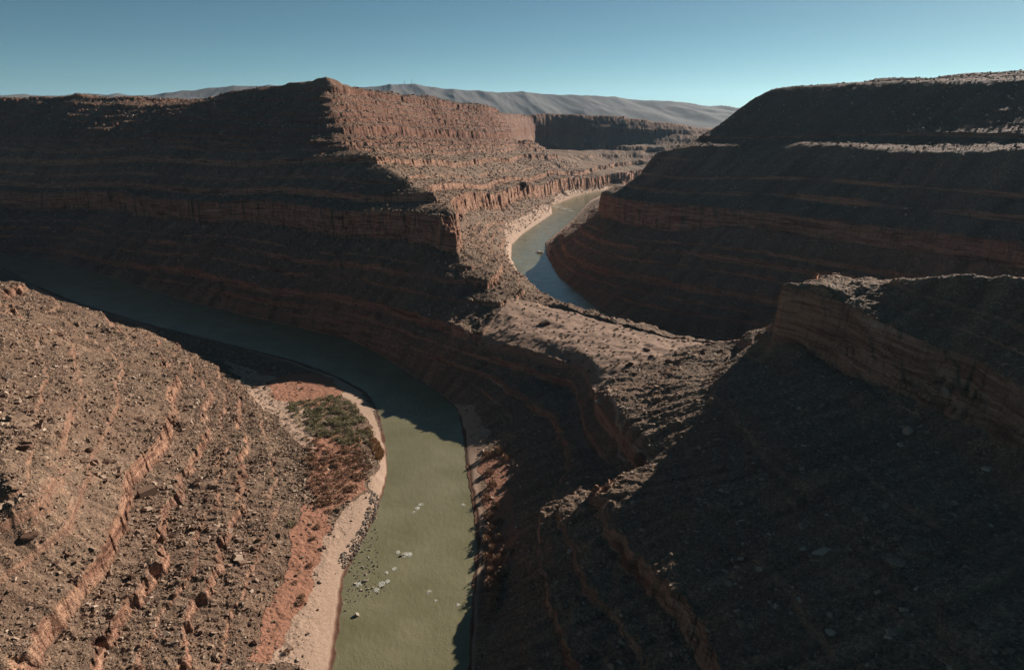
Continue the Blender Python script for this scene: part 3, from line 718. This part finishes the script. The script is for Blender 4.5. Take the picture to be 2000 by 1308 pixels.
def bush_geo(n, w, h, leaf, r):
    """leaf sprays filling an uneven mound"""
    u = r.normal(size=(n,3)); u /= np.linalg.norm(u,axis=1)[:,None]; u[:,2] = np.abs(u[:,2])
    lob = 1+.30*np.sin(3*np.arctan2(u[:,1],u[:,0])+r.uniform(0,6))*r.uniform(.4,1)
    p = u*(r.uniform(.35,1,n)**.5)[:,None]*np.array([w/2,w/2,h])*lob[:,None]
    d = u*.8+r.normal(size=(n,3))*.5+np.array([0,0,.5]); d /= np.linalg.norm(d,axis=1)[:,None]
    s_ = np.cross(d, r.normal(size=(n,3))); s_ /= np.linalg.norm(s_,axis=1)[:,None]+1e-6
    L = leaf*r.uniform(.6,1.5,n)[:,None]
    tri = np.stack([p-s_*L*.5, p+s_*L*.5, p+d*L*1.15],1)
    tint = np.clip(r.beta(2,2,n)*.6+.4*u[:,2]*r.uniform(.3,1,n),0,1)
    return tri, np.repeat(tint,3)
def bush_mesh(name, n, w, h, leaf, material, seed):
    r = np.random.default_rng(seed); tri, t = bush_geo(n,w,h,leaf,r)
    # woody stems
    st = []
    for i in range(9):
        a = r.uniform(0,2*math.pi); e = np.array([math.cos(a)*w*.3, math.sin(a)*w*.3, h*r.uniform(.5,.9)]); q = np.array([-math.sin(a),math.cos(a),0])*w*.015
        st += [[-q, q, e]]
    tri = np.concatenate([tri, np.array(st)]); t = np.r_[t, np.zeros(27)+.15]
    return add_mesh(name, tri, np.arange(len(tri)*3), material, t, k=3)
def hit(px, py):
    r = ray(px, py); t = 110*np.exp(np.arange(0,3.1,.0008)); X = r[0]*t; Yy = r[1]*t; zz = CAMH+r[2]*t
    g = np.maximum(ground(X,Yy),0); k = np.argmax(g >= zz); return X[k], Yy[k], g[k]

# mass thickets on the point bar (nobody could count them)
def thicket(name, pts, n, w, h, leaf, material, blades, lab, cat):
    n = int(n*1.25)
    x, y = px_area(pts, n); z = ground(x,y); T=[];K=[]
    for i in range(n):
        k = rng.uniform(.55,1.3); tri, t = bush_geo(blades, w*k, h*k*rng.uniform(.7,1.2), leaf, rng)
        T.append(tri+np.array([x[i],y[i],z[i]-.1])); K.append(np.clip(t+rng.uniform(-.25,.25),0,1))
    T = np.concatenate(T); K = np.concatenate(K)
    info(obj(name, add_mesh(name, T, np.arange(len(T)*3), material, K, k=3)), lab, cat, 'stuff')
thicket('willow_thicket', [(560,800),(610,790),(660,775),(700,800),(728,850),(725,880),(690,880),(640,875),(590,850)], 210, 5.0, 2.6, .45, WILLOW, 190, 'dense grey green willow scrub covering the upper point bar', 'scrub')
thicket('tamarisk_thicket', [(590,860),(650,880),(720,885),(735,900),(715,940),(690,975),(660,1000),(610,1010),(600,940)], 190, 4.4, 2.0, .4, TAMA, 150, 'leafless brown tamarisk thicket below the green willows', 'scrub')
thicket('straw_grass', [(728,850),(745,870),(750,885),(740,905),(726,880),(716,835)], 170, 2.2, 1.5, .4, STRAW, 60, 'straw coloured reeds edging the point bar by the water', 'reeds')
thicket('hillside_scrub', [(430,720),(520,740),(560,830),(600,900),(600,1010),(540,1010),(500,900),(440,790)], 420, 1.7, .8, .25, SCRUB, 40, 'low scrub dotting the sandy foot of the sunlit hillside', 'scrub')
log('thickets')

# separate shrubs
def shrubs(base, meshes, spots, labels, cat, group, lo=.7, hi=1.3):
    protos = meshes
    for i, (x, y, z) in enumerate(spots):
        o = bpy.data.objects.new(base, protos[i % len(protos)]); COL.objects.link(o)
        k = rng.uniform(lo, hi); o.location = (x, y, z-.12); o.scale = (k*rng.uniform(.85,1.15), k*rng.uniform(.85,1.15), k*rng.uniform(.8,1.2)); o.rotation_euler = (0,0,rng.uniform(0,6.28))
        info(o, labels if isinstance(labels,str) else labels[i], cat, None, group)
desert = [bush_mesh('desert_shrub', 110, 2.3, 1.1, .34, SCRUB, 300+i) for i in range(5)]
lo_, hi_ = NECKP.min(0), NECKP.max(0); X=[]
while len(X) < 250:
    a = rng.uniform(lo_, hi_)
    if in_poly(np.array([a[0]]),np.array([a[1]]),NECKP)[0] and all((a[0]-b[0])**2+(a[1]-b[1])**2 > 3.0**2 for b in X): X.append(a)
X = np.array(X); zz = ground(X[:,0],X[:,1])
shrubs('desert_shrub', desert, [(a[0],a[1],b) for a,b in zip(X,zz)], 'small dark desert shrub on the sunlit sandy neck between the two river reaches', 'shrub', 'shrubs dotting the sandy neck', .6, 1.25)
tam = [bush_mesh('tamarisk_bush', 420, 5.2, 3.8, .5, TAMA, 330+i) for i in range(4)]
sp = [(950,893),(972,884),(985,900),(955,925),(962,950),(950,975),(968,990),(955,1010),(972,1022),(958,1040),(975,1055),(962,1075),(950,1090),(970,1100),(985,1080),(960,1120),(975,1130),(955,1145),(968,1155),(957,1170),(970,1172),(960,1190),(985,1120),(950,1060)]
shrubs('tamarisk_bush', tam, [hit(*p) for p in sp], 'feathery brown tamarisk bush in the sunlit strip along the right bank', 'bush', 'tamarisk bushes along the right bank', .95, 1.45)
red_b = [bush_mesh('brown_bush', 260, 4.0, 2.0, .4, TAMA, 350+i) for i in range(3)]
sp = [((585,748),'brown bush on the orange sand nearest the river shadow'),((590,760),'low brown bush below another on the orange sand patch'),((497,757),'dark round bush at the left edge of the orange sand'),((620,1030),'spreading brown bush where the red silt strip begins'),((612,1052),'brown bush on red silt just below the spreading one'),((640,1000),'brown bush between the thicket and the pale sand bar'),((575,1140),'brown bush midway down the red silt strip'),((590,1165),'grey brown bush between red silt and pale sand'),((585,1178),'dark brown bush at the edge of the pale sand bar'),((605,1105),'small brown bush on the right edge of the red silt'),((560,1275),'brown bush on the lowest visible sand bar'),((545,1130),'small bush against rubble left of the red silt strip'),((655,755),'brown bush on the sand above the green willow scrub')]
for i,(p,lb) in enumerate(sp): shrubs('brown_bush', [red_b[i%3]], [hit(*p)], lb, 'bush', 'bushes scattered on the left sand bar', .7, 1.1)
gb = bush_mesh('green_bush', 300, 4.2, 3.0, .4, WILLOW, 371); shrubs('green_bush', [gb], [hit(570,1026)], 'single dark green bush at the foot of the rubble hillside', 'bush', None, 1, 1)
log('shrubs')

# boulders one can point to
import bmesh
def boulder(px, py, size, lab, asp=(1,.7,.6), tone=.4, name='boulder', inwater=False, seed=None, rot=None):
    seed = int(px*7+py*13) if seed is None else seed; r = np.random.default_rng(seed)
    bm = bmesh.new(); bmesh.ops.create_icosphere(bm, subdivisions=3, radius=1.0)
    pl = [(lambda d: d/np.linalg.norm(d))(r.normal(size=3)) for _ in range(11)]; off = r.uniform(.50,.82,11)
    for v in bm.verts:
        p = np.array(v.co)
        for _ in range(2):
            for d, o_ in zip(pl, off):
                k = p.dot(d)
                if k > o_: p = p-d*(k-o_)*.97
        v.co = p
    co = np.array([v.co[:] for v in bm.verts]); co += .035*np.stack([perlin(co[:,0]*4+seed,co[:,1]*4+co[:,2]*3,seed+q) for q in range(3)],1)
    f = np.array([[v.index for v in fc.verts] for fc in bm.faces]); bm.free()
    co = co*np.array(asp)*size*.62
    me = add_mesh(name, co, f, BOULD if not inwater else COBB, np.full(len(co), tone), k=3)
    x, y, z = hit(px, py)
    if inwater: z = 0
    o = obj(name, me, (x, y, z+size*asp[2]*.18)); o.rotation_euler = (r.uniform(-.25,.25), r.uniform(-.25,.25), r.uniform(0,6.28) if rot is None else rot)
    info(o, lab, 'boulder')
BL = [
 (267,821,6.5,'long dark slab boulder lying left of the main pink ledge',(1.3,.5,.45),.1),
 (118,655,7,'brown broken boulder high on the sunlit hillside near its crest',(1.1,.8,.5),.2),
 (112,675,5,'dark brown boulder just below the high broken one',(1.1,.7,.5),.1),
 (38,700,5.5,'pink flat slab boulder near the left frame edge, upper hillside',(1.2,.8,.3),.55),
 (35,787,6,'tilted pale slab boulder beside a dark one at the left edge',(1.4,.6,.35),.8),
 (18,738,5,'pale block boulder at the left edge above the tilted slab',(1,.8,.5),.85),
 (50,879,6,'big rounded brown boulder in the dark rocky patch at left',(1,.9,.8),.25),
 (173,881,4.6,'dark square boulder on the rocky patch left of the ledge foot',(1,.9,.7),.05),
 (208,905,4.0,'small brown boulder beside the broken lower ledge',(1,.7,.8),.3),
 (387,942,4.2,'dark boulder right of the broken ledge, uphill of a pale rock',(1.2,.8,.6),.1),
 (425,960,4.4,'pale rock boulder on the outcrop above the thicket foot',(1.2,.7,.6),.8),
 (319,1052,4.4,'reddish block boulder with a deep shadow, mid hillside',(1,.8,.7),.35),
 (505,1055,3.8,'brown boulder close to the red silt strip, left of a twin',(1,.8,.7),.3),
 (545,1045,3.4,'brown boulder nearest the dark green bush',(1,.8,.6),.25),
 (427,1040,3.4,'flat brown boulder uphill of a dark twin, mid hillside',(1.3,.8,.4),.4),
 (417,1057,3.2,'dark boulder below the flat brown one',(1,.8,.7),.1),
 (58,1047,4.6,'wide reddish boulder near the left frame edge, lower hillside',(1.4,.8,.5),.3),
 (133,1085,3.0,'small reddish block boulder above the lower pink ledge',(1,.8,.7),.4),
 (259,1128,3.4,'black shadowed boulder on the lower second ledge',(1,.8,.8),.05),
 (206,1276,3.0,'pale boulder near the bottom edge between two ledges',(1.2,.8,.5),.85),
 (498,1256,3.6,'tall dark boulder near the bottom edge by the pale sand',(.8,.8,1),.1),
 (340,1165,2.8,'brown boulder leaning on the third ledge of the hillside',(1,.8,.7),.3),
 (1253,902,9,'large rounded knob boulder at the lower end of the lit footpath',(1,.9,.8),.35),
 (1169,786,6,'pale flat boulder on the cliff rim beside the footpath',(1.3,.9,.4),.8),
 (1158,762,4.5,'small pale boulder on the rim just above the flat one',(1.2,.7,.5),.7),
 (1273,696,6,'flat dark boulder where the neck meets the scree slope',(1.6,.7,.35),.1),
 (1263,684,5.5,'pale topped boulder behind the flat dark one on the neck',(1.1,.9,.6),.7),
 (1232,712,4.5,'dark boulder at the foot of the scree, left of the flat one',(1.1,.8,.6),.1),
 (1305,708,5,'brown boulder on the scree edge right of the flat dark one',(1.1,.8,.7),.2),
 (1371,693,5,'upright dark boulder below the far rim of the neck',(.9,.7,1.0),.15),
 (1320,690,4,'low brown boulder between the upright rock and the scree',(1.2,.8,.5),.3),
 (1608,1080,5.5,'large grey slab boulder in the middle of the dark slope',(1.4,1,.35),1.0),
 (1568,1072,2.6,'small pale boulder left of the large grey slab',(1.1,.8,.5),1.0),
 (1483,1112,3.6,'grey boulder below and left of the large grey slab',(1,.8,.6),.9),
 (1621,1236,2.8,'pale square boulder near the bottom of the dark slope',(1.2,.9,.5),1.0),
 (1774,846,5,'upright grey boulder high on the dark slope',(.9,.7,1),.9),
 (1845,770,5,'grey block boulder just under the cliff outcrop',(1.1,.9,.7),.8),
 (1472,919,5,'brown boulder on the dark slope near the lit scree',(1.1,.9,.7),.4),
 (1412,921,5,'dark reddish boulder left of the brown one on the dark slope',(1.2,.9,.6),.3),
 (1748,1100,4.5,'broad grey boulder right of the large slab on the dark slope',(1.3,1,.4),.8),
 (1021,365,17,'dark round boulder perched on the sunlit cliff above the far river bend',(.9,.8,1),.0),
]
for px,py,sz,lb,asp,tn in BL: boulder(px,py,sz,lb,asp,tn)
boulder(697,1201,2.4,'single pale boulder standing in the river near the bottom',(1,.8,.9),1.0,inwater=True)
boulder(785,1085,2.2,'reddish boulder splitting the white water of the main rapid',(1.6,.7,.5),.3,inwater=True)
boulder(712,1135,2.4,'pale flat boulder in the shallows left of the lower rapid',(1.5,.7,.5),.9,inwater=True)
boulder(694,1140,1.6,'small pale boulder nearest the bank in the shallows',(1.1,.8,.6),.95,inwater=True)
boulder(732,1012,2.2,'grey boulder at the tip of the cobble bank',(1.1,.9,.7),.6,inwater=True)
boulder(674,1099,2.4,'round grey boulder at the waterline below the sand bar',(1,.9,.8),.5,inwater=True)
boulder(1055,494,14,'reddish rock boulder in the far reach beside its right bank',(.6,1.5,.35),.6,inwater=True,rot=.2)
# rock platform on the neck with pale stones on top
boulder(1064,634,8.5,'dark flat topped rock block standing alone on the sandy neck',(1.5,.8,.62),.12,name='rock_block',rot=.1)
x0,y0,z0 = hit(1064,632)
for i,(dx,lb) in enumerate(((-3.2,'leftmost of the pale stones on the dark rock block'),(-.8,'middle of the pale stones on the dark rock block'),(1.6,'rightmost of the pale stones on the dark rock block'))):
    r = np.random.default_rng(900+i); v = CUBE*(1+r.uniform(-.3,.2,(8,3)))*np.array([.9,.7,.45])
    o = obj('pale_stone', add_mesh('pale_stone', v, CF, COBB, np.full(8,1.0)), (x0+dx, y0+.4, z0+3.9)); info(o, lb, 'stone', None, 'pale stones on the rock block')
log('boulders')

# white water
def foam(name, spots, lab):
    V=[];n_=0
    for px,py,r_,n in spots:
        n = int(n*4)
        c = W0(px,py)
        a = rng.uniform(0,6.28,n); q = 1.25*r_*rng.uniform(0,1,n)**.9
        cx_ = c[0]+np.cos(a)*q*.8; cy_ = c[1]+np.sin(a)*q*1.0
        L = rng.uniform(.08,.3,n)*(1+r_*.06); dirr = rng.normal(1.5,.35,n); z = rng.uniform(.02,.16,n)
        d = np.stack([np.cos(dirr)*L,np.sin(dirr)*L,np.zeros(n)],1); e = np.stack([-np.sin(dirr)*L*.35,np.cos(dirr)*L*.35,rng.uniform(-.1,.2,n)],1)
        p = np.stack([cx_,cy_,z],1); V.append(np.stack([p-d,p+e,p+d,p-e],1))
    V = np.concatenate(V); info(obj(name, add_mesh(name, V, np.arange(len(V)*4), FOAM, rng.uniform(0,1,len(V)*4))), lab, 'white water', 'stuff')
foam('rapids_foam', [(815,992,1.6,70),(808,1000,.9,50),(822,985,1.8,30),(790,1083,2.0,80),(800,1082,1.6,60),(778,1078,1.2,40),(745,1140,1.8,70),(757,1135,1.2,60),(735,1152,1.5,50),(770,1110,1.2,20),(755,1118,1.,18),(905,985,1.2,30),(838,1155,1.3,25),(850,1172,1.0,12),(700,1140,2,30),(895,1180,1.,14)], 'white broken water around rocks in the near reach')
foam('far_rapids_foam', [(1090,404,16,260),(1105,408,14,200),(1115,412,9,120),(1095,414,14,70)], 'white riffle where the far reach narrows below the bend')
# glints of broken ripples
# masts on the distant ridge
def mast(px, hgt, lab):
    x,y,_ = unproj(px,165,y=8990); z = float(ground(np.array([x]),np.array([y]))[0])-4
    V=[];F=[]
    for k in range(3):
        a=k*2.094; V += [(2.4*math.cos(a),2.4*math.sin(a),0),(1.2*math.cos(a),1.2*math.sin(a),hgt)]
    for k in range(3):
        a,b=2*k,(2*k+2)%6; F += [(a,b,b+1,a+1)]
    for zz in np.linspace(hgt*.3,hgt,5):
        i0=len(V); V += [(-3.2,-1.2,zz-1.2),(3.2,-1.2,zz-1.2),(3.2,1.2,zz-1.2),(-3.2,1.2,zz-1.2),(-3.2,-1.2,zz),(3.2,-1.2,zz),(3.2,1.2,zz),(-3.2,1.2,zz)]; F += [tuple(i0+q for q in f_) for f_ in CF]
    o = obj('radio_mast', add_mesh('radio_mast', np.array(V,float), np.array(F), MET, np.full(len(V),.5)), (x,y,z)); info(o, lab, 'mast', None, 'masts on the distant ridge')
MET = colour_mat('grey_steel', [(0,(.12,.12,.13)),(1,(.25,.25,.26))], .5)
mast(790, 42, 'left of the two thin radio masts on the distant ridge'); mast(804, 50, 'right of the two thin radio masts on the distant ridge')
log('done')
